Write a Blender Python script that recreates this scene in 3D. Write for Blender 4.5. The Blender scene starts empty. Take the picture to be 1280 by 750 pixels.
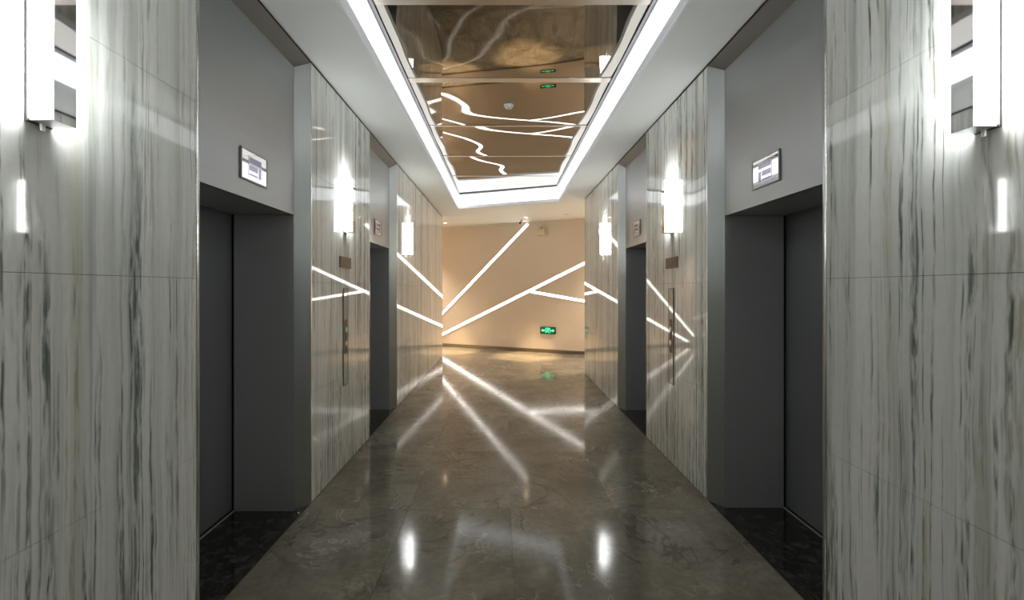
import bpy, bmesh, math, random
from mathutils import Vector, Matrix
random.seed(7)
sc = bpy.context.scene
COL = sc.collection

# ------------------------------------------------------------------ camera, world, exposure
F = 569.0                      # focal length in pixels (1280 wide)
CX, CY = 628.5, 361.0          # vanishing point
H = 1.55                       # eye height
cam_d = bpy.data.cameras.new('camera')
cam = bpy.data.objects.new('camera', cam_d); COL.objects.link(cam)
cam_d.sensor_width = 36.0; cam_d.lens = F / 1280 * 36.0
cam_d.shift_x = (640 - CX) / 1280.0
cam_d.shift_y = -(375 - CY) / 1280.0
cam_d.clip_start = 0.02
cam.location = (0, 0, H); cam.rotation_euler = (math.pi / 2, 0, 0)
sc.camera = cam
w = bpy.data.worlds.new('world'); sc.world = w; w.use_nodes = True
w.node_tree.nodes['Background'].inputs[0].default_value = (0.9, 0.95, 1, 1)
w.node_tree.nodes['Background'].inputs[1].default_value = 0.02
sc.view_settings.view_transform = 'Standard'
sc.view_settings.look = 'None'
sc.view_settings.gamma = 1.0
sc.view_settings.use_curve_mapping = False
sc.view_settings.exposure = 1.68
sc.cycles.max_bounces = 10
sc.cycles.glossy_bounces = 8
sc.cycles.diffuse_bounces = 5
sc.cycles.sample_clamp_indirect = 6.0
COVE, SCONCE, STRIP = 0.55, 8.6, 2.3      # radiances of the luminaires
UPLIGHT = 75.0                           # open top of each sconce
DOWN = 470.0                               # watts of the warm downlights

# ------------------------------------------------------------------ room numbers (metres)
XL, XR = -1.385, 1.50          # marble faces
ZC = 3.20                      # soffit
YB0 = -2.9                     # rear wall of the lobby
PL = [(2.070, 3.285), (4.735, 5.945)]      # lift portals, left
PR = [(2.120, 3.335), (4.755, 5.930)]      # lift portals, right
EL, ER = 10.44, 8.33           # ends of the marble walls
def back_y(x): return 11.52 - 0.45 * x     # rear wall line
CXL, CXR = -0.92, 1.05         # ceiling recess sides
ZM = 3.51                      # mirror ceiling
def cove_end(x): return 9.42 - 0.411 * (x + 0.92)
YC0 = -2.2

# ------------------------------------------------------------------ helpers
def link(o):
    COL.objects.link(o); return o
def obj(name, bm, mat=None, parent=None, smooth=False):
    me = bpy.data.meshes.new(name)
    bm.normal_update(); bm.to_mesh(me); bm.free()
    if mat is not None: me.materials.append(mat)
    if smooth:
        for p in me.polygons: p.use_smooth = True
    o = bpy.data.objects.new(name, me); link(o)
    if parent is not None: o.parent = parent
    return o
def empty(name, loc=(0, 0, 0), rz=0.0):
    o = bpy.data.objects.new(name, None); link(o)
    o.location = loc; o.rotation_euler = (0, 0, rz); o.empty_display_size = 0.1
    return o
def tag(o, label, cat, group=None):
    o['label'] = label; o['category'] = cat
    if group: o['group'] = group
    return o
def structure(o): o['kind'] = 'structure'; return o
def bx(bm, x0, x1, y0, y1, z0, z1, bev=0.0):
    r = bmesh.ops.create_cube(bm, size=1.0)
    vs = r['verts']
    sx, sy, sz = abs(x1 - x0), abs(y1 - y0), abs(z1 - z0)
    for v in vs:
        v.co = Vector(((x0 + x1) / 2 + v.co.x * sx, (y0 + y1) / 2 + v.co.y * sy, (z0 + z1) / 2 + v.co.z * sz))
    if bev > 0:
        es = list({e for v in vs for e in v.link_edges})
        bmesh.ops.bevel(bm, geom=es, offset=bev, segments=2, affect='EDGES', profile=0.5)
    return bm
def box(x0, x1, y0, y1, z0, z1, bev=0.0):
    return bx(bmesh.new(), x0, x1, y0, y1, z0, z1, bev)
def prism_z(bm, pts, z0, z1):
    """extrude an xy outline between two heights"""
    a = [bm.verts.new((x, y, z0)) for x, y in pts]
    b = [bm.verts.new((x, y, z1)) for x, y in pts]
    n = len(pts)
    bm.faces.new(a); bm.faces.new(b)
    for i in range(n):
        bm.faces.new((a[i], a[(i + 1) % n], b[(i + 1) % n], b[i]))
    bmesh.ops.recalc_face_normals(bm, faces=bm.faces[:])
    return bm
def prism_y(bm, pts, y0, y1):
    a = [bm.verts.new((x, y0, z)) for x, z in pts]
    b = [bm.verts.new((x, y1, z)) for x, z in pts]
    n = len(pts)
    bm.faces.new(a); bm.faces.new(b)
    for i in range(n):
        bm.faces.new((a[i], a[(i + 1) % n], b[(i + 1) % n], b[i]))
    bmesh.ops.recalc_face_normals(bm, faces=bm.faces[:])
    return bm
def lathe(bm, prof, axis='z', n=32, m=Matrix()):
    """profile of (radius, height) spun about z, then transformed by m"""
    rings = []
    for r, h in prof:
        if r < 1e-6: rings.append([bm.verts.new(m @ Vector((0, 0, h)))])
        else: rings.append([bm.verts.new(m @ Vector((r * math.cos(2 * math.pi * i / n), r * math.sin(2 * math.pi * i / n), h))) for i in range(n)])
    for A, B in zip(rings, rings[1:]):
        for i in range(n):
            j = (i + 1) % n
            f = [A[i % len(A)], A[j % len(A)], B[j % len(B)], B[i % len(B)]]
            g = []
            for v in f:
                if v not in g: g.append(v)
            if len(g) > 2: bm.faces.new(g)
    bmesh.ops.recalc_face_normals(bm, faces=bm.faces[:])
    return bm

# ------------------------------------------------------------------ materials
def mat(name, color, rough=0.5, metal=0.0, spec=0.5, coat=0.0, emit=None, estr=0.0, ior=1.5):
    m = bpy.data.materials.new(name); m.use_nodes = True
    b = m.node_tree.nodes['Principled BSDF']
    b.inputs['Base Color'].default_value = (*color, 1)
    b.inputs['Roughness'].default_value = rough
    b.inputs['Metallic'].default_value = metal
    b.inputs['Specular IOR Level'].default_value = spec
    b.inputs['IOR'].default_value = ior
    b.inputs['Coat Weight'].default_value = coat
    if emit:
        b.inputs['Emission Color'].default_value = (*emit, 1)
        b.inputs['Emission Strength'].default_value = estr
    return m
class NT:
    def __init__(s, m): s.m = m; s.t = m.node_tree; s.b = s.t.nodes['Principled BSDF']
    def n(s, typ, **kw):
        nd = s.t.nodes.new(typ)
        for k, v in kw.items(): setattr(nd, k, v)
        return nd
    def l(s, a, b): s.t.links.new(a, b)
    def math(s, op, a, b=None, clamp=False):
        nd = s.n('ShaderNodeMath', operation=op); nd.use_clamp = clamp
        for i, x in enumerate((a, b)):
            if x is None: continue
            if isinstance(x, (int, float)): nd.inputs[i].default_value = x
            else: s.l(x, nd.inputs[i])
        return nd.outputs[0]
    def comb(s, a, b, c=0.0):
        nd = s.n('ShaderNodeCombineXYZ')
        for i, x in enumerate((a, b, c)):
            if isinstance(x, (int, float)): nd.inputs[i].default_value = x
            else: s.l(x, nd.inputs[i])
        return nd.outputs[0]
    def noise(s, vec, scale=1.0, detail=3.0, rough=0.55, dist=0.0):
        nd = s.n('ShaderNodeTexNoise')
        nd.inputs['Scale'].default_value = scale; nd.inputs['Detail'].default_value = detail
        nd.inputs['Roughness'].default_value = rough; nd.inputs['Distortion'].default_value = dist
        s.l(vec, nd.inputs['Vector']); return nd.outputs['Fac']
    def ramp(s, f, a, b, lo=0.0, hi=1.0):
        nd = s.n('ShaderNodeMapRange'); nd.interpolation_type = 'SMOOTHSTEP'
        s.l(f, nd.inputs['Value'])
        nd.inputs['From Min'].default_value = a; nd.inputs['From Max'].default_value = b
        nd.inputs['To Min'].default_value = lo; nd.inputs['To Max'].default_value = hi
        return nd.outputs['Result']
    def mix(s, f, a, b):
        nd = s.n('ShaderNodeMix', data_type='RGBA')
        if isinstance(f, (int, float)): nd.inputs[0].default_value = f
        else: s.l(f, nd.inputs[0])
        for i, x in ((6, a), (7, b)):
            if isinstance(x, tuple): nd.inputs[i].default_value = (*x, 1)
            else: s.l(x, nd.inputs[i])
        return nd.outputs[2]

def marble_mat():
    m = mat('streaked_marble', (.7, .7, .68), 0.035, 0, 0.5); t = NT(m)
    g = t.n('ShaderNodeNewGeometry'); sp = t.n('ShaderNodeSeparateXYZ'); t.l(g.outputs['Position'], sp.inputs[0])
    X, Y, Z = sp.outputs
    side = t.math('MULTIPLY', t.math('SIGN', X), 13.7)
    u0 = t.math('ADD', Y, side)
    wob = t.noise(t.comb(t.math('MULTIPLY', u0, 3.0), t.math('MULTIPLY', Z, 2.2), side), 1.0, 3)
    u = t.math('ADD', u0, t.math('MULTIPLY', t.math('SUBTRACT', wob, 0.5), 0.040))
    fine = t.noise(t.comb(t.math('MULTIPLY', u, 70), t.math('MULTIPLY', Z, 8.0), side), 1.0, 3)
    def nz(ku, kz, seed, det=3, r=.55): return t.noise(t.comb(t.math('MULTIPLY', u, ku), t.math('MULTIPLY', Z, kz), seed), 1.0, det, r)
    base = t.mix(t.ramp(nz(2.6, .10, 1.0), .35, .65), (.92, .925, .905), (.83, .85, .83))
    clus = t.ramp(nz(3.4, .14, 71.0, 2), .30, .56, .15, 1.0)                 # clear slabs between clusters of streaks
    soft = t.math('MULTIPLY', t.ramp(nz(17, .26, 5.0, 4), .45, .68), clus)
    c = t.mix(t.math('MULTIPLY', soft, .62), base, (.38, .43, .39))
    warm = t.ramp(nz(12, .20, 17.0, 3), .54, .72)
    c = t.mix(t.math('MULTIPLY', warm, .38), c, (.58, .55, .40))
    def lines(ku, kz, seed, wid, mku, mkz, ma, mb):
        n = nz(ku, kz, seed, 2, .5)
        d = t.math('ABSOLUTE', t.math('SUBTRACT', n, .5))
        L = t.ramp(d, 0.0, wid, 1.0, 0.0)
        M = t.ramp(nz(mku, mkz, seed + 3.3, 3), ma, mb)
        br = t.ramp(fine, .36, .60, .10, 1.0)
        return t.math('MULTIPLY', t.math('MULTIPLY', L, M), br)
    c = t.mix(t.math('MULTIPLY', lines(17, .18, 31.0, .052, 5.5, .6, .42, .54), .97), c, (.10, .13, .11))
    c = t.mix(t.math('MULTIPLY', lines(29, .26, 41.0, .055, 7, .9, .45, .60), .65), c, (.22, .26, .22))
    c = t.mix(t.math('MULTIPLY', lines(22, .2, 53.0, .045, 7, .6, .47, .63), .62), c, (.38, .34, .20))
    gr = t.noise(t.comb(t.math('MULTIPLY', u0, 60), t.math('MULTIPLY', Z, 25), side), 1.0, 2)
    c = t.mix(t.ramp(gr, .3, .8, 0, .12), c, (.45, .47, .45))
    t.l(c, t.b.inputs['Base Color'])
    return m
M_MARBLE = marble_mat()

def floor_mat():
    m = mat('grey_brown_marble_tile', (.2, .18, .15), 0.1, 0, 0.4); t = NT(m)
    g = t.n('ShaderNodeNewGeometry'); oi = t.n('ShaderNodeObjectInfo')
    off = t.n('ShaderNodeVectorMath', operation='MULTIPLY_ADD')
    cr = t.comb(oi.outputs['Random'], t.math('MULTIPLY', oi.outputs['Random'], 7.3), 0.0)
    t.l(cr, off.inputs[0]); off.inputs[1].default_value = (23, 17, 5); t.l(g.outputs['Position'], off.inputs[2])
    P = off.outputs[0]
    cloud = t.ramp(t.noise(P, 2.2, 5, .6, .6), .32, .7)
    c = t.mix(cloud, (.185, .166, .125), (.32, .29, .228))
    fine = t.noise(P, 22, 4, .65)
    c = t.mix(t.ramp(fine, .3, .75, 0, .5), c, (.13, .115, .092))
    def vein(sc_, seed, wid):
        v = t.n('ShaderNodeVectorMath', operation='ADD'); t.l(P, v.inputs[0]); v.inputs[1].default_value = (seed, seed * .7, 0)
        n = t.noise(v.outputs[0], sc_, 4, .6, .8)
        return t.ramp(t.math('ABSOLUTE', t.math('SUBTRACT', n, .5)), 0, wid, 1, 0)
    gate = t.ramp(t.noise(P, 1.6, 2), .40, .60)
    c = t.mix(t.math('MULTIPLY', t.math('MULTIPLY', vein(1.7, 3.0, .010), gate), .5), c, (.52, .48, .40))
    c = t.mix(t.math('MULTIPLY', t.math('MULTIPLY', vein(1.3, 11.0, .02), gate), .6), c, (.07, .062, .052))
    t.l(c, t.b.inputs['Base Color'])
    t.l(t.ramp(t.noise(P, 5, 3), .3, .7, .08, .115), t.b.inputs['Roughness'])
    return m
M_TILE = floor_mat()
M_GROUT = mat('tile_grout', (.09, .08, .065), .7)

def granite_mat():
    m = mat('black_granite', (.03, .03, .028), .12); t = NT(m)
    g = t.n('ShaderNodeNewGeometry')
    a = t.ramp(t.noise(g.outputs['Position'], 14, 5, .7, .5), .42, .75)
    c = t.mix(t.math('MULTIPLY', a, .75), (.022, .022, .020), (.13, .122, .10))
    b = t.ramp(t.noise(g.outputs['Position'], 90, 2, .6), .55, .75)
    c = t.mix(t.math('MULTIPLY', b, .5), c, (.07, .068, .058))
    t.l(c, t.b.inputs['Base Color']); return m
M_GRANITE = granite_mat()

def brushed(name, color, rough, var=.05, vertical=False, metal=1.0):
    m = mat(name, color, rough, metal); t = NT(m)
    g = t.n('ShaderNodeNewGeometry'); mp = t.n('ShaderNodeMapping')
    mp.inputs['Scale'].default_value = (60, 60, 1.5) if vertical else (1.2, 1.2, 220)
    t.l(g.outputs['Position'], mp.inputs['Vector'])
    n = t.noise(mp.outputs[0], 1.0, 3, .6)
    t.l(t.ramp(n, .3, .7, rough - var, rough + var), t.b.inputs['Roughness'])
    k = tuple(x * .94 for x in color)
    t.l(t.mix(n, color, k), t.b.inputs['Base Color'])
    return m
M_STEEL = brushed('brushed_steel', (.37, .385, .393), .36, .03)
M_FRAME = brushed('satin_steel_frame', (.50, .525, .52), .38, .03, True)
M_DARK = brushed('dark_grey_steel', (.42, .43, .45), .48, .03, True, .25)
M_DOOR = brushed('dark_lift_door_steel', (.26, .265, .28), .42, .03, True, .35)
M_TRIM = brushed('edge_trim_steel', (.72, .73, .72), .22)
M_SILL = mat('worn_sill_aluminium', (.62, .60, .55), .5, .3)
M_BACKP = brushed('sconce_back_steel', (.16, .16, .16), .45, .03, True, .6)
M_BLACK = mat('black_gap', (.006, .006, .006), .8)
M_CHROME = mat('polished_steel', (.78, .78, .80), .03, 1.0)
M_CALL = mat('pale_glossy_call_glass', (.46, .45, .41), .035)
M_SATIN = mat('satin_aluminium', (.62, .62, .64), .3, 1.0)
M_EDGE = mat('edge_strip_steel', (.33, .33, .36), .5, 1.0)
M_SEAM = mat('seam_strip_steel', (.52, .47, .41), .32, 1.0)
M_CEIL = mat('ceiling_paint', (.86, .885, .875), .55)
def paint_mat():
    m = mat('beige_wall_paint', (.64, .50, .37), .42); t = NT(m)
    g = t.n('ShaderNodeNewGeometry')
    n = t.noise(g.outputs['Position'], .9, 3)
    t.l(t.mix(n, (.72, .62, .515), (.68, .58, .475)), t.b.inputs['Base Color']); return m
M_BEIGE = paint_mat()
M_CORE = mat('wall_backing_mortar', (.16, .15, .13), .8)
M_SKIRT = brushed('bronze_baseboard', (.30, .26, .20), .35)
def mirror_mat():
    m = mat('bronze_mirror_metal', (.53, .425, .325), .022, 1.0); t = NT(m)
    g = t.n('ShaderNodeNewGeometry')
    n = t.noise(g.outputs['Position'], 1.3, 3)
    t.l(t.mix(n, (.315, .295, .262), (.28, .262, .232)), t.b.inputs['Base Color'])
    return m
M_MIRROR = mirror_mat()
M_COVE = mat('lit_opal_cove_panel', (.85, .85, .86), .4, emit=(.96, .99, 1.0), estr=COVE)
M_LIP = mat('lip_with_added_glow', (.85, .85, .87), .4, emit=(.95, .95, 1.0), estr=.055)  # faint emission added to lighten the lip, which is no lamp
M_OPAL = mat('lit_opal_glass', (.9, .9, .88), .3, emit=(.975, 1.0, .98), estr=SCONCE)
M_UP = mat('sconce_open_top', (.9, .9, .88), .3, emit=(.975, 1.0, .98), estr=UPLIGHT)
M_STRIP = mat('lit_line_diffuser', (.9, .9, .88), .4, emit=(1.0, .955, .89), estr=STRIP)
M_WHITE = mat('white_plastic', (.78, .77, .73), .4)
M_CREAM = mat('cream_plastic', (.66, .60, .46), .45)
M_BLKPL = mat('black_plastic', (.012, .013, .012), .25)
M_GREENBG = mat('sign_dark_green', (.004, .03, .012), .2, emit=(.0, .16, .06), estr=.25)
M_GREEN = mat('sign_lit_green', (.1, .6, .3), .3, emit=(.05, .85, .32), estr=.9)
M_PALEGREEN = mat('sign_lit_pale_green', (.3, .6, .4), .3, emit=(.25, .75, .42), estr=.45)
M_GLASS = mat('dark_display_glass', (.05, .05, .06), .04)
M_LCD = mat('glossy_display', (.62, .62, .72), .04, .85, emit=(.8, .8, 1.0), estr=.06)
M_SEG = mat('display_segment_grey', (.30, .30, .38), .1, .5)
M_BRONZE = brushed('bronze_plate', (.15, .118, .088), .4)
M_BRONZE_D = mat('dark_bronze', (.12, .085, .055), .5, .6)
M_LED_Y = mat('button_ring', (.5, .38, .28), .3, 1.0)
M_WARM = mat('warm_downlight_lens', (1, .85, .6), .3, emit=(1, .72, .42), estr=14)

# ------------------------------------------------------------------ floor
fl = structure(obj('floor', box(-5.2, 5.2, YB0 - .1, 14.2, -.12, -.006), M_GROUT))
G = .0009
def tile(x0, x1, y0, y1):
    obj('floor_tile', box(x0 + G, x1 - G, y0 + G, y1 - G, -.008, random.uniform(-.0003, 0.0)), M_TILE, fl)
TW, TL = (XR - XL) / 4.0, 1.13
ys = [3.207 + TL * k for k in range(-6, 10)]
for j in range(len(ys) - 1):
    for i in range(-5, 9):
        x0, x1 = XL + i * TW, XL + (i + 1) * TW
        y0, y1 = max(ys[j], YB0), ys[j + 1]
        if y1 < YB0 or (x0 < XL - .01 or x1 > XR + .01) and y1 < 8.0: continue
        if y0 > back_y(x1) + .6 and y0 > back_y(x0) + .6: continue
        tile(x0, x1, y0, y1)

# ------------------------------------------------------------------ marble walls
def side_wall(name, xf, s, spans, end):
    """xf marble face, s=-1 left / +1 right ; spans = marble stretches [(y0,y1,columns)]"""
    wbm = bmesh.new()
    b0, b1 = (xf + s * .022, xf + s * .75)
    xs = sorted((b0, b1))
    for y0, y1, c in spans:
        bx(wbm, xs[0], xs[1], y0 + (.004 if y0 > YB0 else 0), y1 - .004, 0, ZC)
    W = structure(obj(name, wbm, M_CORE))
    end_ = spans[-1][1]
    gx = sorted((xf + s * .006, xf + s * .021))
    obj('gap_shadow_strip', box(gx[0], gx[1], YB0, end_, 3.1815, ZC - .0005), M_BLACK, W)  # black strip, carries the shade of the gap over the marble
    zj = [0.004, .795, 1.597, 2.395, 3.180]
    for y0, y1, c in spans:
        for k in range(c):
            a = y0 + (y1 - y0) * k / c; b = y0 + (y1 - y0) * (k + 1) / c
            for r in range(4):
                d = random.uniform(0, .0006)
                px = sorted((xf + s * d, xf + s * .024))
                g = .0008
                obj('marble_panel', box(px[0], px[1], a + g, b - g, zj[r] + g, zj[r + 1] - g, .0007), M_MARBLE, W)
    return W
WL = side_wall('wall_left', XL, -1, [(YB0, -.83, 1), (-.83, .62, 1), (.62, 2.058, 1), (3.297, 4.723, 1), (5.957, EL, 3)], EL)
WR = side_wall('wall_right', XR, 1, [(YB0, -.78, 1), (-.78, .67, 1), (.67, 2.108, 1), (3.347, 4.743, 1), (5.942, ER, 2)], ER)
# marble returns at the corridor ends
for W, xf, s, e in ((WL, XL, -1, EL), (WR, XR, 1, ER)):
    px = sorted((xf, xf + s * .75))
    for a, b in ((.004, 1.597), (1.597, 3.180)):
        obj('marble_panel', box(px[0], px[1], e - .004, e + .018, a + .001, b - .001), M_MARBLE, W)

# ------------------------------------------------------------------ other walls
def prism_wall(name, pts, z0, z1, m):
    return structure(obj(name, prism_z(bmesh.new(), pts, z0, z1), m))
wb = prism_wall('wall_back', [(-5, back_y(-5)), (5, back_y(5)), (5, back_y(5) + .2), (-5, back_y(-5) + .2)], 0, ZC, M_BEIGE)
ang = math.atan2(back_y(1) - back_y(0), 1)
sk = prism_wall('baseboard_back', [(-5, back_y(-5) - .015), (5, back_y(5) - .015), (5, back_y(5)), (-5, back_y(-5))], 0, .085, M_SKIRT)
prism_wall('wall_passage_left', [(-5, EL - .2), (XL - .75, EL - .2), (XL - .75, EL), (-5, EL)], 0, ZC, M_BEIGE)
prism_wall('wall_passage_right', [(XR + .75, ER - .2), (5, ER - .2), (5, ER), (XR + .75, ER)], 0, ZC, M_BEIGE)
prism_wall('wall_passage_end_left', [(-5.1, EL - .2), (-5, EL - .2), (-5, 14), (-5.1, 14)], 0, ZC, M_BEIGE)
prism_wall('wall_passage_end_right', [(5, ER - .2), (5.1, ER - .2), (5.1, 10), (5, 10)], 0, ZC, M_BEIGE)
prism_wall('wall_rear', [(XL - .75, YB0 - .15), (XR + .75, YB0 - .15), (XR + .75, YB0), (XL - .75, YB0)], 0, ZC, M_BEIGE)

# ------------------------------------------------------------------ ceiling with its recess
LIP = .016
cbm = bmesh.new()
def slab(pts, z0=ZC, z1=ZC + .012): prism_z(cbm, pts, z0, z1)
slab([(-2.2, YB0 - .15), (CXL, YB0 - .15), (CXL, cove_end(CXL)), (-2.2, cove_end(-2.2))])
slab([(CXR, YB0 - .15), (2.3, YB0 - .15), (2.3, cove_end(2.3)), (CXR, cove_end(CXR))])
slab([(CXL, YB0 - .15), (CXR, YB0 - .15), (CXR, YC0), (CXL, YC0)])
slab([(-2.2, cove_end(-2.2)), (CXL, cove_end(CXL)), (CXR, cove_end(CXR)), (2.3, cove_end(2.3)), (5.2, cove_end(2.3)), (5.2, 14), (-5.2, 14), (-5.2, cove_end(-2.2))])
ce = structure(obj('ceiling', cbm, M_CEIL))
obj('ceiling_deck', box(-5.2, 5.2, YB0 - .15, 14, 3.62, 3.7), M_BLACK, ce)
# lip round the recess, its light tone raised by an added glow
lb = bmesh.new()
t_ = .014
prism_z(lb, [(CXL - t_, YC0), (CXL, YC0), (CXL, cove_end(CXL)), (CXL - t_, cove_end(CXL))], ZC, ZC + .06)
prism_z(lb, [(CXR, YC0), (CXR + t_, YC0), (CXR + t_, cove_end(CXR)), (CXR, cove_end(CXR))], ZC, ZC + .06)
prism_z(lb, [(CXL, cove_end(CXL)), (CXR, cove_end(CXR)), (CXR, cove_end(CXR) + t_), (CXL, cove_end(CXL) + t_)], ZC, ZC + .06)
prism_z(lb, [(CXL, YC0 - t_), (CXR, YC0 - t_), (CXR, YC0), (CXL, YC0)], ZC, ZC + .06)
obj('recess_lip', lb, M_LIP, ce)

# opal cove lights, one run on each side of the recess
def cove(label, p0, p1, inward):
    """vertical opal band between the lip and the mirror, running p0->p1"""
    d = Vector((p1[0] - p0[0], p1[1] - p0[1], 0)); L = d.length; d.normalize()
    n = Vector(inward)
    def run(a0, a1, n0, n1, z0, z1, bm):
        q = [Vector((*p0, 0)) + d * a + n * b for a, b in ((a0, n0), (a1, n0), (a1, n1), (a0, n1))]
        return prism_z(bm, [(v.x, v.y) for v in q], z0, z1)
    r = empty('cove_light', ((p0[0] + p1[0]) / 2, (p0[1] + p1[1]) / 2, ZC + .06))
    inv = Matrix.Translation(-r.location)
    def add(nm, bm, m):
        bm.transform(inv); return obj(nm, bm, m, r)
    k = max(1, int(round(L / 2.4)))
    for i in range(k):
        add('opal_panel', run(L * i / k + .002, L * (i + 1) / k - .002, -.018, -.002, ZC + .062, ZM - .032, bmesh.new()), M_COVE)
    add('back_channel', run(0, L, -.05, -.02, ZC + .06, ZM - .02, bmesh.new()), M_SATIN)
    add('upper_frame', run(0, L, -.02, .012, ZM - .03, ZM - .012, bmesh.new()), M_CEIL)
    add('mirror_edge_strip', run(.03, L - .03, .012, .038, ZM - .02, ZM - .008, bmesh.new()), M_EDGE)
    return tag(r, label, 'light', 'lit bands round the ceiling recess')
e0, e1 = (CXL, cove_end(CXL)), (CXR, cove_end(CXR))
cove('long white lit band along the ceiling recess above the left-hand marble wall', (CXL, YC0), e0, (1, 0, 0))
cove('long white lit band along the ceiling recess above the right-hand marble wall', e1, (CXR, YC0), (-1, 0, 0))
nd = Vector((e1[0] - e0[0], e1[1] - e0[1], 0)).normalized()
cove('short slanting white lit band across the far end of the ceiling recess', e0, e1, (nd.y, -nd.x, 0))

# bronze mirror panels, slightly sagging and rippled like the sheet metal they are
seams = [-2.2, -1.75, -.53, .67, 1.87, 3.09, 4.27, 5.47, 6.72, 7.90, 9.45]
X0m, X1m = CXL + .012, CXR - .012
for k in range(len(seams) - 1):
    y0, y1 = seams[k], seams[k + 1]
    g = .022
    bm = bmesh.new(); nx, ny = 40, 40
    rnd = random.Random(100 + k)
    ph = [rnd.uniform(0, 6.28) for _ in range(6)]
    grid = []
    for j in range(ny + 1):
        row = []
        for i in range(nx + 1):
            x = X0m + (X1m - X0m) * i / nx
            ya = y0 + g; yb = y1 - g
            yend = cove_end(x) - .012
            ya = min(ya, yend - .01); yb = min(yb, yend)
            v = j / ny; y = ya + (yb - ya) * v
            t = (y - y0) / max(.4, (y1 - y0)); t = min(1, max(0, t))
            sag = -.0052 * (1 - (2 * t - 1) ** 2)
            z = sag + .0026 * math.sin(2 * math.pi * y / 1.05 + ph[0] + .9 * x) + .0008 * math.sin(2 * math.pi * (x * .6 + y * .3) + ph[1]) + .0002 * math.sin(2 * math.pi * y / .45 + ph[2] - 1.3 * x)
            row.append(bm.verts.new((x, y, ZM + z)))
        grid.append(row)
    for j in range(ny):
        for i in range(nx):
            bm.faces.new((grid[j][i], grid[j + 1][i], grid[j + 1][i + 1], grid[j][i + 1]))
    obj('mirror_panel', bm, M_MIRROR, ce, True)
    if 0 < k:
        hs = .045 if y0 < 5 else .018
        obj('seam_strip', box(X0m, X1m, y0 - hs, y0 + hs, ZM - .006, ZM + .004, .002), M_SEAM, ce)

# ------------------------------------------------------------------ lift entrances
DP = .07          # depth of the splay
SP = .115         # its width
ZH = 2.065        # door head
ZT = 3.180
def portal(xf, s, y0, y1, label):
    yc = (y0 + y1) / 2
    r = empty('elevator_entrance', (xf, yc, 0))
    inv = Matrix.Translation(-r.location)
    def add(nm, bm, m, par=None):
        bm.transform(inv); o = obj(nm, bm, m, r)
        return o
    X = lambda d: xf + s * d
    a, b = y0 + SP, y1 - SP
    # splayed jambs (full height) and head
    add('outer_jamb', prism_z(bmesh.new(), [(X(0), y1), (X(DP), b), (X(DP), y1)], .0, ZT), M_FRAME)
    add('outer_jamb', prism_z(bmesh.new(), [(X(0), y0), (X(DP), a), (X(DP), y0)], .0, ZT), M_FRAME)
    # mitred head
    hb = bmesh.new()
    zb = ZT - .085
    P = [(X(0.001), y0 + .002, ZT), (X(0.001), y1 - .002, ZT), (X(DP), b, zb), (X(DP), a, zb), (X(DP + .05), b, zb), (X(DP + .05), a, zb), (X(DP + .05), y1 - .002, ZT), (X(DP + .05), y0 + .002, ZT)]
    V = [hb.verts.new(p) for p in P]
    for f in ((0, 1, 2, 3), (3, 2, 4, 5), (0, 7, 6, 1), (5, 4, 6, 7), (1, 6, 4, 2), (0, 3, 5, 7)): hb.faces.new([V[i] for i in f])
    bmesh.ops.recalc_face_normals(hb, faces=hb.faces[:])
    add('head_trim', hb, M_BRONZE_HEAD)
    # corner trims beside the marble
    for yy in (y0, y1):
        q = sorted((yy, yy - .011 if yy == y0 else yy + .011))
        xs = sorted((X(-.002), X(.03)))
        add('edge_trim', box(xs[0], xs[1], q[0], q[1], .0, ZT, .001), M_TRIM)
    xs = sorted((X(DP), X(DP + .03)))
    add('header_panel', box(xs[0], xs[1], a + .001, b - .001, ZH, zb + .001, .0015), M_STEEL)
    # deep inner reveal
    xs = sorted((X(DP + .001), X(.487)))
    add('inner_jamb', box(xs[0], xs[1], b, y1, 0, ZH), M_DARK)
    add('inner_jamb', box(xs[0], xs[1], y0, a, 0, ZH), M_DARK)
    xs = sorted((X(DP + .031), X(.487)))
    add('soffit_panel', box(xs[0], xs[1], a, b, ZH + .002, ZH + .03), M_DARK)
    for q in ((b, b + .03), (a - .03, a)):
        add('door_gap_shade', box(*sorted((X(.487), X(.5035))), q[0], q[1], 0, ZH), M_BLACK)  # solid black strip painted in for the shade between jamb and door
    # doors, a centre-opening pair behind a dark gap
    xs = sorted((X(.505), X(.535)))
    ym = (a + b) / 2
    add('door', box(xs[0], xs[1], a - .05, ym - .002, .012, ZH + .06, .002), M_DOOR)
    add('door', box(xs[0], xs[1], ym + .002, b + .05, .012, ZH + .06, .002), M_DOOR)
    xs = sorted((X(.54), X(.60)))
    add('shaft_backing', box(xs[0], xs[1], a - .1, b + .1, 0, ZH + .3), M_BLACK)
    # floor of the opening
    xs = sorted((X(.012), X(.482)))
    add('granite_threshold', box(xs[0], xs[1], a - .0, b + .0, -.02, .0015), M_GRANITE)
    add('granite_threshold', box(*sorted((X(.012), X(DP))), y0, a, -.02, .0008), M_GRANITE)
    add('granite_threshold', box(*sorted((X(.012), X(DP))), b, y1, -.02, .0008), M_GRANITE)
    sb = bmesh.new()
    bx(sb, *sorted((X(.483), X(.494))), a, b, -.02, .005)
    add('sill', sb, M_SILL)
    add('sill_track', box(*sorted((X(.494), X(.54))), a, b, -.03, .001), M_BLACK)
    return tag(r, label, 'elevator', 'elevator entrances')
M_BRONZE_HEAD = brushed('satin_steel_head', (.17, .168, .162), .45, .03, False, .5)
portal(XL, -1, *PL[0], 'grey steel elevator entrance in the left-hand marble wall, the one nearest the viewer')
portal(XL, -1, *PL[1], 'grey steel elevator entrance in the left-hand marble wall, beyond the call panel')
portal(XR, 1, *PR[0], 'grey steel elevator entrance in the right-hand marble wall, the one nearest the viewer')
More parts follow.
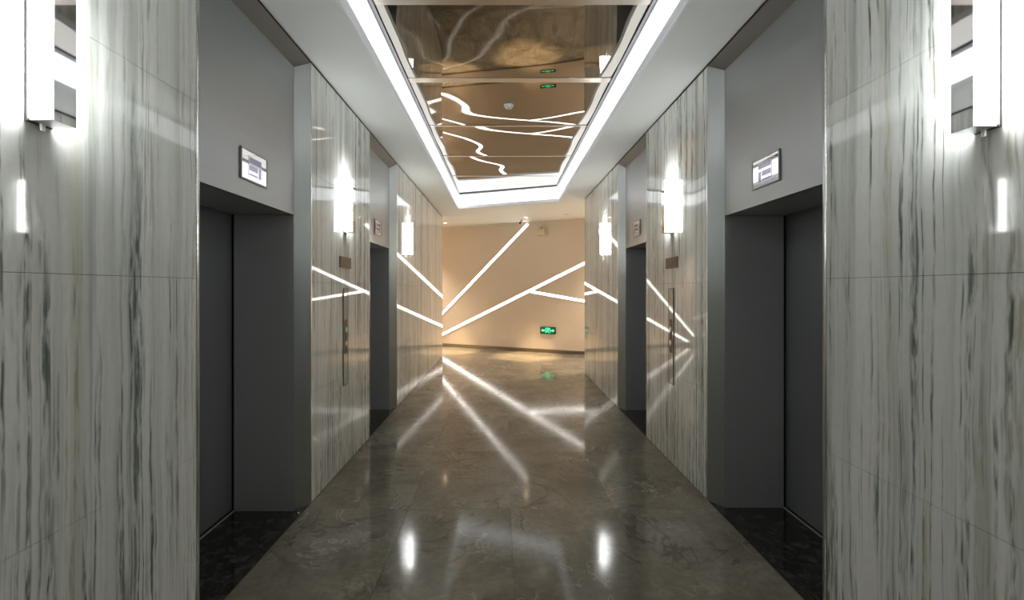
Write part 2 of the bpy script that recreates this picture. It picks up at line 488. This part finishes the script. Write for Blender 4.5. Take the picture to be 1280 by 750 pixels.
portal(XR, 1, *PR[1], 'grey steel elevator entrance in the right-hand marble wall, beyond the call panel')

# floor indicators over the doors
def indicator(x, s, yc, label):
    r = empty('floor_indicator', (x, yc, 2.255))
    hw, hh = .142, .09
    def add(nm, bm, m): return obj(nm, bm, m, r)
    fx = lambda d: -s * d            # out of the header, towards the lobby
    bm = bmesh.new()
    t_ = .009
    for (ya, yb, za, zb) in ((-hw, hw, hh - t_, hh), (-hw, hw, -hh, -hh + t_), (-hw, -hw + t_, -hh + t_, hh - t_), (hw - t_, hw, -hh + t_, hh - t_)):
        bx(bm, *sorted((fx(0), fx(.010))), ya, yb, za, zb, .002)
    add('bezel', bm, M_STEEL)
    add('cover_plate', box(*sorted((fx(.001), fx(.006))), -hw + t_, hw - t_, -hh + t_, hh - t_), M_CHROME)
    add('screen', box(*sorted((fx(.006), fx(.008))), -.066, .074, -.066, .058, .001), M_LCD)
    g = bmesh.new()
    bx(g, *sorted((fx(.008), fx(.009))), -.060, .066, .020, .050)
    bx(g, *sorted((fx(.008), fx(.009))), -.060, .030, -.026, .004)
    bx(g, *sorted((fx(.008), fx(.009))), .040, .066, -.056, .004)
    bx(g, *sorted((fx(.008), fx(.009))), -.060, .030, -.054, -.044)
    add('display_segment', g, M_SEG)
    return tag(r, label, 'display', 'floor indicators above the elevator doors')
indicator(XL - DP, -1, 2.66, 'small steel framed floor indicator above the nearest elevator doors on the left')
indicator(XL - DP, -1, 5.30, 'small steel framed floor indicator above the farther elevator doors on the left')
indicator(XR + DP, 1, 2.715, 'small steel framed floor indicator above the nearest elevator doors on the right')
indicator(XR + DP, 1, 5.33, 'small steel framed floor indicator above the farther elevator doors on the right')

# ------------------------------------------------------------------ wall sconces
def sconce(xf, s, yc, label):
    r = empty('wall_sconce', (xf, yc, 2.04))
    f = lambda d: -s * d
    hw, hz, p = .034, .462, .082
    def add(nm, bm, m): return obj(nm, bm, m, r)
    add('opal_shade', box(*sorted((f(.004), f(p - .004))), -hw + .001, hw - .001, .008, hz, .003), M_OPAL)
    add('mirror_plate', box(*sorted((f(p - .004), f(p))), -hw, hw, 0, hz + .002, .0006), M_CHROME)
    add('top_diffuser', box(*sorted((f(.050), f(p - .006))), -hw + .004, hw - .004, hz + .0002, hz + .0014), M_UP)
    bm = bmesh.new()
    bx(bm, *sorted((f(0), f(p - .0045))), -hw, hw, 0, .008, .001)
    add('bottom_cap', bm, M_SATIN)
    add('back_plate', box(*sorted((f(-.0005), f(.007))), -hw - .004, hw + .004, -.002, hz + .003), M_BACKP)
    add('cable_spigot', lathe(bmesh.new(), [(0, -.022), (.006, -.02), (.007, 0), (0, .001)], n=12, m=Matrix.Translation((f(.012), 0, 0))), M_SATIN)
    return tag(r, label, 'lamp', 'lit box sconces on the marble walls')
sconce(XL, -1, 1.357, 'lit mirror-fronted sconce on the left marble before the nearest elevator, cropped at the top')
sconce(XL, -1, 3.991, 'lit opal sconce above the bronze plate between the two elevators on the left')
sconce(XL, -1, 6.654, 'lit opal sconce on left marble past the farther elevator, towards the beige wall')
sconce(XL, -1, -1.29, 'added opal sconce on the left marble, unseen behind the viewer')  # this pair is added out of view to light the near end
sconce(XR, 1, -1.24, 'added opal sconce on the right marble, unseen behind the viewer')
sconce(XR, 1, 1.407, 'lit mirror-fronted sconce on the right marble before the nearest elevator, cropped at the top')
sconce(XR, 1, 4.030, 'lit opal sconce above the bronze plate between the two elevators on the right')
sconce(XR, 1, 6.676, 'lit opal sconce on right marble past the farther elevator, towards the beige wall')

# ------------------------------------------------------------------ bronze plates and call panels
def plate(xf, s, yc, label):
    r = empty('notice_plate', (xf, yc, 1.732))
    f = lambda d: -s * d
    obj('plate', box(*sorted((f(0), f(.006))), -.143, .143, 0, .098, .001), M_BRONZE, r)
    for k in range(5):
        z = .009 + k * .0175
        obj('slat', box(*sorted((f(.006), f(.010))), -.135, .135, z, z + .009, .001), M_BRONZE_D, r)
    for y in (-.137, .137):
        pass
    return tag(r, label, 'plate', 'bronze slatted plates under the sconces')
plate(XL, -1, 3.998, 'small dark bronze slatted plate under the sconce on the left marble pier')
plate(XR, 1, 4.040, 'small dark bronze slatted plate under the sconce on the right marble pier')

def call_panel(xf, s, yc, label):
    r = empty('call_panel', (xf, yc, .71))
    f = lambda d: -s * d
    def add(nm, bm, m, par=None): return obj(nm, bm, m, par or r)
    hw, hz = .053, .84
    add('face_plate', box(*sorted((f(0), f(.006))), -hw, hw, 0, hz, .0015), M_CALL)
    bm = bmesh.new()
    for (ya, yb, za, zb) in ((-hw - .004, -hw, -.004, hz + .004), (hw, hw + .004, -.004, hz + .004), (-hw, hw, hz, hz + .004), (-hw, hw, -.004, 0)):
        bx(bm, *sorted((f(0), f(.008))), ya, yb, za, zb)
    add('border', bm, M_BRONZE_D)
    add('button_module', box(*sorted((f(.006), f(.008))), -hw + .022, hw - .022, .27, .57, .001), M_BRONZE_D)
    for z in (.36, .48):
        bt = add('button', lathe(bmesh.new(), [(0, .0), (.021, .0), (.021, .004), (.018, .006), (0, .006)], n=20, m=Matrix.Translation((f(.008), 0, z)) @ Matrix.Rotation(-s * math.pi / 2, 4, 'Y')), M_SATIN)
        add('button_ring', lathe(bmesh.new(), [(.021, .0), (.026, .0), (.026, .003), (.021, .003)], n=20, m=Matrix.Translation((f(.008), 0, z)) @ Matrix.Rotation(-s * math.pi / 2, 4, 'Y')), M_LED_Y, bt)
    for z in (.02, hz - .02):
        add('screw', lathe(bmesh.new(), [(0, .0), (.004, .0), (.004, .0015), (0, .002)], n=10, m=Matrix.Translation((f(.006), 0, z)) @ Matrix.Rotation(-s * math.pi / 2, 4, 'Y')), M_SATIN)
    return tag(r, label, 'panel', 'tall call panels between the elevators')
call_panel(XL, -1, 3.997, 'tall narrow polished call panel with buttons on the left marble pier')
call_panel(XR, 1, 4.045, 'tall narrow polished call panel with buttons on the right marble pier')

# ------------------------------------------------------------------ rear wall: lines of light and fittings
def on_back(px, py, lift=0.0):
    k = (px - CX) / F
    y = 11.52 / (1 + .45 * k); x = k * y
    z = H - (py - CY) / F * y
    return Vector((x, y, z))
du = Vector((1, -.45, 0)).normalized(); dn = Vector((-.45, -1, 0)).normalized()   # along the wall; out of the wall
O_ = Vector((0, 11.52, 0))
def uz(P): return ((P - O_).dot(du), P.z)
def from_uz(u, z, d): return O_ + du * u + dn * d + Vector((0, 0, z))
def clip(a, b):
    """lengthen a line on the wall to the baseboard and the ceiling"""
    return a, b
def line_light(A, B, wid, label, z_a=None, z_b=None):
    (ua, za), (ub, zb) = uz(A), uz(B)
    if z_a is not None: ua = ua + (ub - ua) * (z_a - za) / (zb - za); za_, = (z_a,)
    else: za_ = za
    if z_b is not None: ub2 = uz(A)[0] + (ub - uz(A)[0]) * (z_b - za) / (zb - za); zb_ = z_b
    else: ub2 = ub; zb_ = zb
    d = Vector((ub2 - ua, zb_ - za_)); L = d.length; d.normalize(); n = Vector((-d.y, d.x))
    mid = from_uz((ua + ub2) / 2, (za_ + zb_) / 2, 0)
    r = empty('line_light', mid)
    def quad(h, o, d0, d1, e=0.0):
        bm = bmesh.new(); vs = []
        for dd in (d0, d1):
            for t, sgn in ((-e, -1), (L + e, -1), (L + e, 1), (-e, 1)):
                p = Vector((ua, za_)) + d * t + n * (o + sgn * h)
                vs.append(bm.verts.new(from_uz(p.x, p.y, dd) - mid))
        a, b = vs[:4], vs[4:]
        bm.faces.new(a); bm.faces.new(b)
        for i in range(4): bm.faces.new((a[i], a[(i + 1) % 4], b[(i + 1) % 4], b[i]))
        bmesh.ops.recalc_face_normals(bm, faces=bm.faces[:])
        return bm
    obj('diffuser', quad(wid / 2, 0, .001, .010), M_STRIP, r)
    for o in (-1, 1):
        obj('side_profile', quad(.003, o * (wid / 2 + .003), .001, .012), M_SATIN, r)
    return tag(r, label, 'light', 'lines of light on the beige wall')
line_light(on_back(553, 392), on_back(661.5, 278.5), .066, 'steep line of light rising on the beige wall up to the camera', z_a=.10, z_b=3.145)
line_light(on_back(553, 418), on_back(731, 329), .066, 'longest slanting line of light crossing the whole beige wall', z_a=.10, z_b=3.145)
a_, b_ = on_back(664, 364.5), on_back(731, 376.5)
line_light(a_, a_ + (b_ - a_) * 2.0, .060, 'short line of light sloping down to the right on the beige wall')

# exit sign
def wall_thing(name, P):
    r = empty(name, P); r.rotation_euler = (0, 0, math.atan2(du.y, du.x)); return r   # local x along wall, -y out of wall
P = on_back(685.3, 413.0)
r = wall_thing('exit_sign', P)
obj('housing', box(-.195, .195, -.032, 0, -.085, .085, .005), M_BLKPL, r)
obj('panel', box(-.18, .18, -.034, -.031, -.068, .068, .001), M_GREENBG, r)
def poly(bm, pts, y0=-.0365, y1=-.0338):
    return prism_y(bm, pts, y0, y1)
bm = bmesh.new()
lathe(bm, [(0, 0), (.014, 0), (.014, .003), (0, .003)], n=14, m=Matrix.Translation((.014, -.0335, .046)) @ Matrix.Rotation(math.pi / 2, 4, 'X'))
poly(bm, [(-.008, .028), (.014, .030), (.006, -.010), (-.016, -.006)])
poly(bm, [(.012, .028), (.036, .008), (.042, .014), (.016, .034)])
poly(bm, [(-.008, .028), (-.034, .018), (-.036, .000), (-.028, .000), (-.027, .012), (-.006, .020)])
poly(bm, [(-.004, -.008), (.008, -.010), (.026, -.030), (.020, -.060), (.010, -.058), (.014, -.034)])
poly(bm, [(-.016, -.006), (-.004, -.010), (-.014, -.036), (-.044, -.048), (-.047, -.038), (-.024, -.028)])
obj('running_figure', bm, M_GREEN, r)
bm = bmesh.new()
poly(bm, [(-.058, -.062), (-.050, -.062), (-.050, .054), (.050, .054), (.050, -.062), (.058, -.062), (.058, .062), (-.058, .062)], -.036, -.0338)
obj('doorway_outline', bm, M_GREEN, r)
for s in (-1, 1):
    bm = bmesh.new()
    poly(bm, [(s * .165, 0), (s * .125, .034), (s * .125, .013), (s * .075, .013), (s * .075, -.013), (s * .125, -.013), (s * .125, -.034)])
    obj('arrow', bm, M_PALEGREEN, r)
tag(r, 'dark exit sign with green running figure and arrows low on the beige wall', 'sign')

# emergency twin-spot light
P = on_back(679.0, 290.5)
r = wall_thing('emergency_light', P)
obj('case', box(-.13, .13, -.065, 0, -.075, .075, .008), M_CREAM, r)
g = bmesh.new()
for k in range(5): bx(g, .055, .115, -.067, -.064, -.05 + k * .022, -.041 + k * .022)
obj('grille', g, M_BRONZE_D, r)
for s in (-1, 1):
    hd = obj('lamp_head', lathe(bmesh.new(), [(0, -.05), (.024, -.047), (.036, -.02), (.045, .018), (.045, .026), (.040, .026)], n=24, m=Matrix.Translation((s * .072, -.035, .125)) @ Matrix.Rotation(math.radians(75), 4, 'X') @ Matrix.Rotation(math.radians(10 * s), 4, 'Y')), M_CREAM, r, True)
    obj('lens', lathe(bmesh.new(), [(0, .020), (.041, .022)], n=24, m=Matrix.Translation((s * .072, -.035, .125)) @ Matrix.Rotation(math.radians(75), 4, 'X') @ Matrix.Rotation(math.radians(10 * s), 4, 'Y')), M_SATIN, hd)
    obj('neck', box(s * .072 - .008, s * .072 + .008, -.043, -.027, .07, .105), M_CREAM, r)
tag(r, 'cream emergency light with twin lamp heads high on the beige wall', 'lamp')

# ceiling fittings near the beige wall
def on_ceiling(px, py, z=ZC):
    y = (z - H) * F / (CY - py); return Vector(((px - CX) / F * y, y, z))
def downlight(P, label, lit):
    r = empty('downlight', P)
    obj('rim', lathe(bmesh.new(), [(.038, -.001), (.040, -.010), (.052, -.009), (.058, -.005), (.058, .0)], n=32), M_WHITE, r, True)
    obj('reflector', lathe(bmesh.new(), [(.0385, -.006), (.034, -.002)], n=32), M_SATIN, r, True)
    obj('lens', lathe(bmesh.new(), [(0, -.0035), (.035, -.003)], n=32), M_WARM if lit else M_CREAM, r)
    if lit:
        ld = bpy.data.lights.new('downlight_beam', 'SPOT'); ld.energy = DOWN; ld.color = (1, .70, .40)
        ld.spot_size = math.radians(34); ld.spot_blend = .75; ld.shadow_soft_size = .04
        lo = bpy.data.objects.new('downlight_beam', ld); link(lo); lo.parent = r; lo.location = (0, 0, -.03)
    return tag(r, label, 'light', 'recessed downlights before the beige wall')
downlight(on_ceiling(556.5, 278.5), 'small lit warm downlight in the ceiling at the end of the left marble wall', True)
downlight(on_ceiling(657.5, 271.5), 'small warm downlight in the ceiling just above the security camera', True)
downlight(on_ceiling(708, 267.8), 'small unlit downlight in the ceiling towards the right marble wall', False)
for x, y in ((-3.2, 12.2), (3.2, 9.3)):
    ld = bpy.data.lights.new('passage_lamp', 'SPOT'); ld.energy = DOWN * .35; ld.color = (1, .85, .68); ld.spot_size = math.radians(120); ld.spot_blend = .6; ld.shadow_soft_size = .05
    lo = bpy.data.objects.new('passage_lamp', ld); link(lo); lo.location = (x, y, 3.15)

# bullet camera and a thin white strip along the wall top
P = on_ceiling(651.5, 275.5)
r = empty('security_camera', P)
obj('mount', lathe(bmesh.new(), [(.0, 0), (.032, 0), (.032, -.012), (.012, -.018), (.010, -.045), (0, -.045)], n=20), M_WHITE, r, True)
Rm = Matrix.Translation((0, 0, -.062)) @ Matrix.Rotation(math.radians(-28), 4, 'Z') @ Matrix.Rotation(math.radians(96), 4, 'X')
hs = obj('housing', lathe(bmesh.new(), [(0, -.075), (.026, -.075), (.030, -.068), (.030, .062), (.027, .066)], n=24, m=Rm), M_WHITE, r, True)
obj('lens_face', lathe(bmesh.new(), [(.028, .060), (.027, .064), (0, .064)], n=24, m=Rm), M_BLKPL, hs)
obj('sun_shield', prism_y(bmesh.new(), [(-.034, -.028), (.034, -.028), (.034, -.024), (-.034, -.024)], -.11, .06), M_WHITE, r)
tag(r, 'small white security camera with dark lens under the ceiling by the light line', 'camera')
tb = bmesh.new()
A, B = on_back(592, 280), on_back(649, 277.5)
ua, ub = uz(A)[0], uz(B)[0]
vs = []
for d in (.001, .030):
    for u, z in ((ua, 3.170), (ub, 3.170), (ub, 3.198), (ua, 3.198)):
        vs.append(tb.verts.new(from_uz(u, z, d)))
tb.faces.new(vs[:4]); tb.faces.new(vs[4:])
for i in range(4): tb.faces.new((vs[i], vs[(i + 1) % 4], vs[4 + (i + 1) % 4], vs[4 + i]))
bmesh.ops.recalc_face_normals(tb, faces=tb.faces[:])
tag(obj('wall_top_strip', tb, M_WHITE), 'thin white strip along the top of the beige wall', 'trunking')

# smoke detector under the mirror ceiling
yS = (ZM - H) * F / (CY - 131.0)
r = empty('smoke_detector', ((636 - CX) / F * yS, yS, ZM - .004))
obj('base', lathe(bmesh.new(), [(0, .004), (.052, .004), (.052, -.008), (.046, -.012), (0, -.012)], n=32), M_WHITE, r, True)
obj('head', lathe(bmesh.new(), [(.040, -.012), (.040, -.020), (.026, -.036), (.012, -.040), (0, -.040)], n=32), M_WHITE, r, True)
for k in range(8):
    a = k * math.pi / 4
    obj('fin', box(-.004, .004, .024, .043, -.030, -.012), M_WHITE, r).rotation_euler = (0, 0, a)
obj('indicator', lathe(bmesh.new(), [(0, -.042), (.006, -.041), (.006, -.038)], n=10), M_BLKPL, r)
tag(r, 'small white round smoke detector hanging under the bronze mirror ceiling', 'detector')
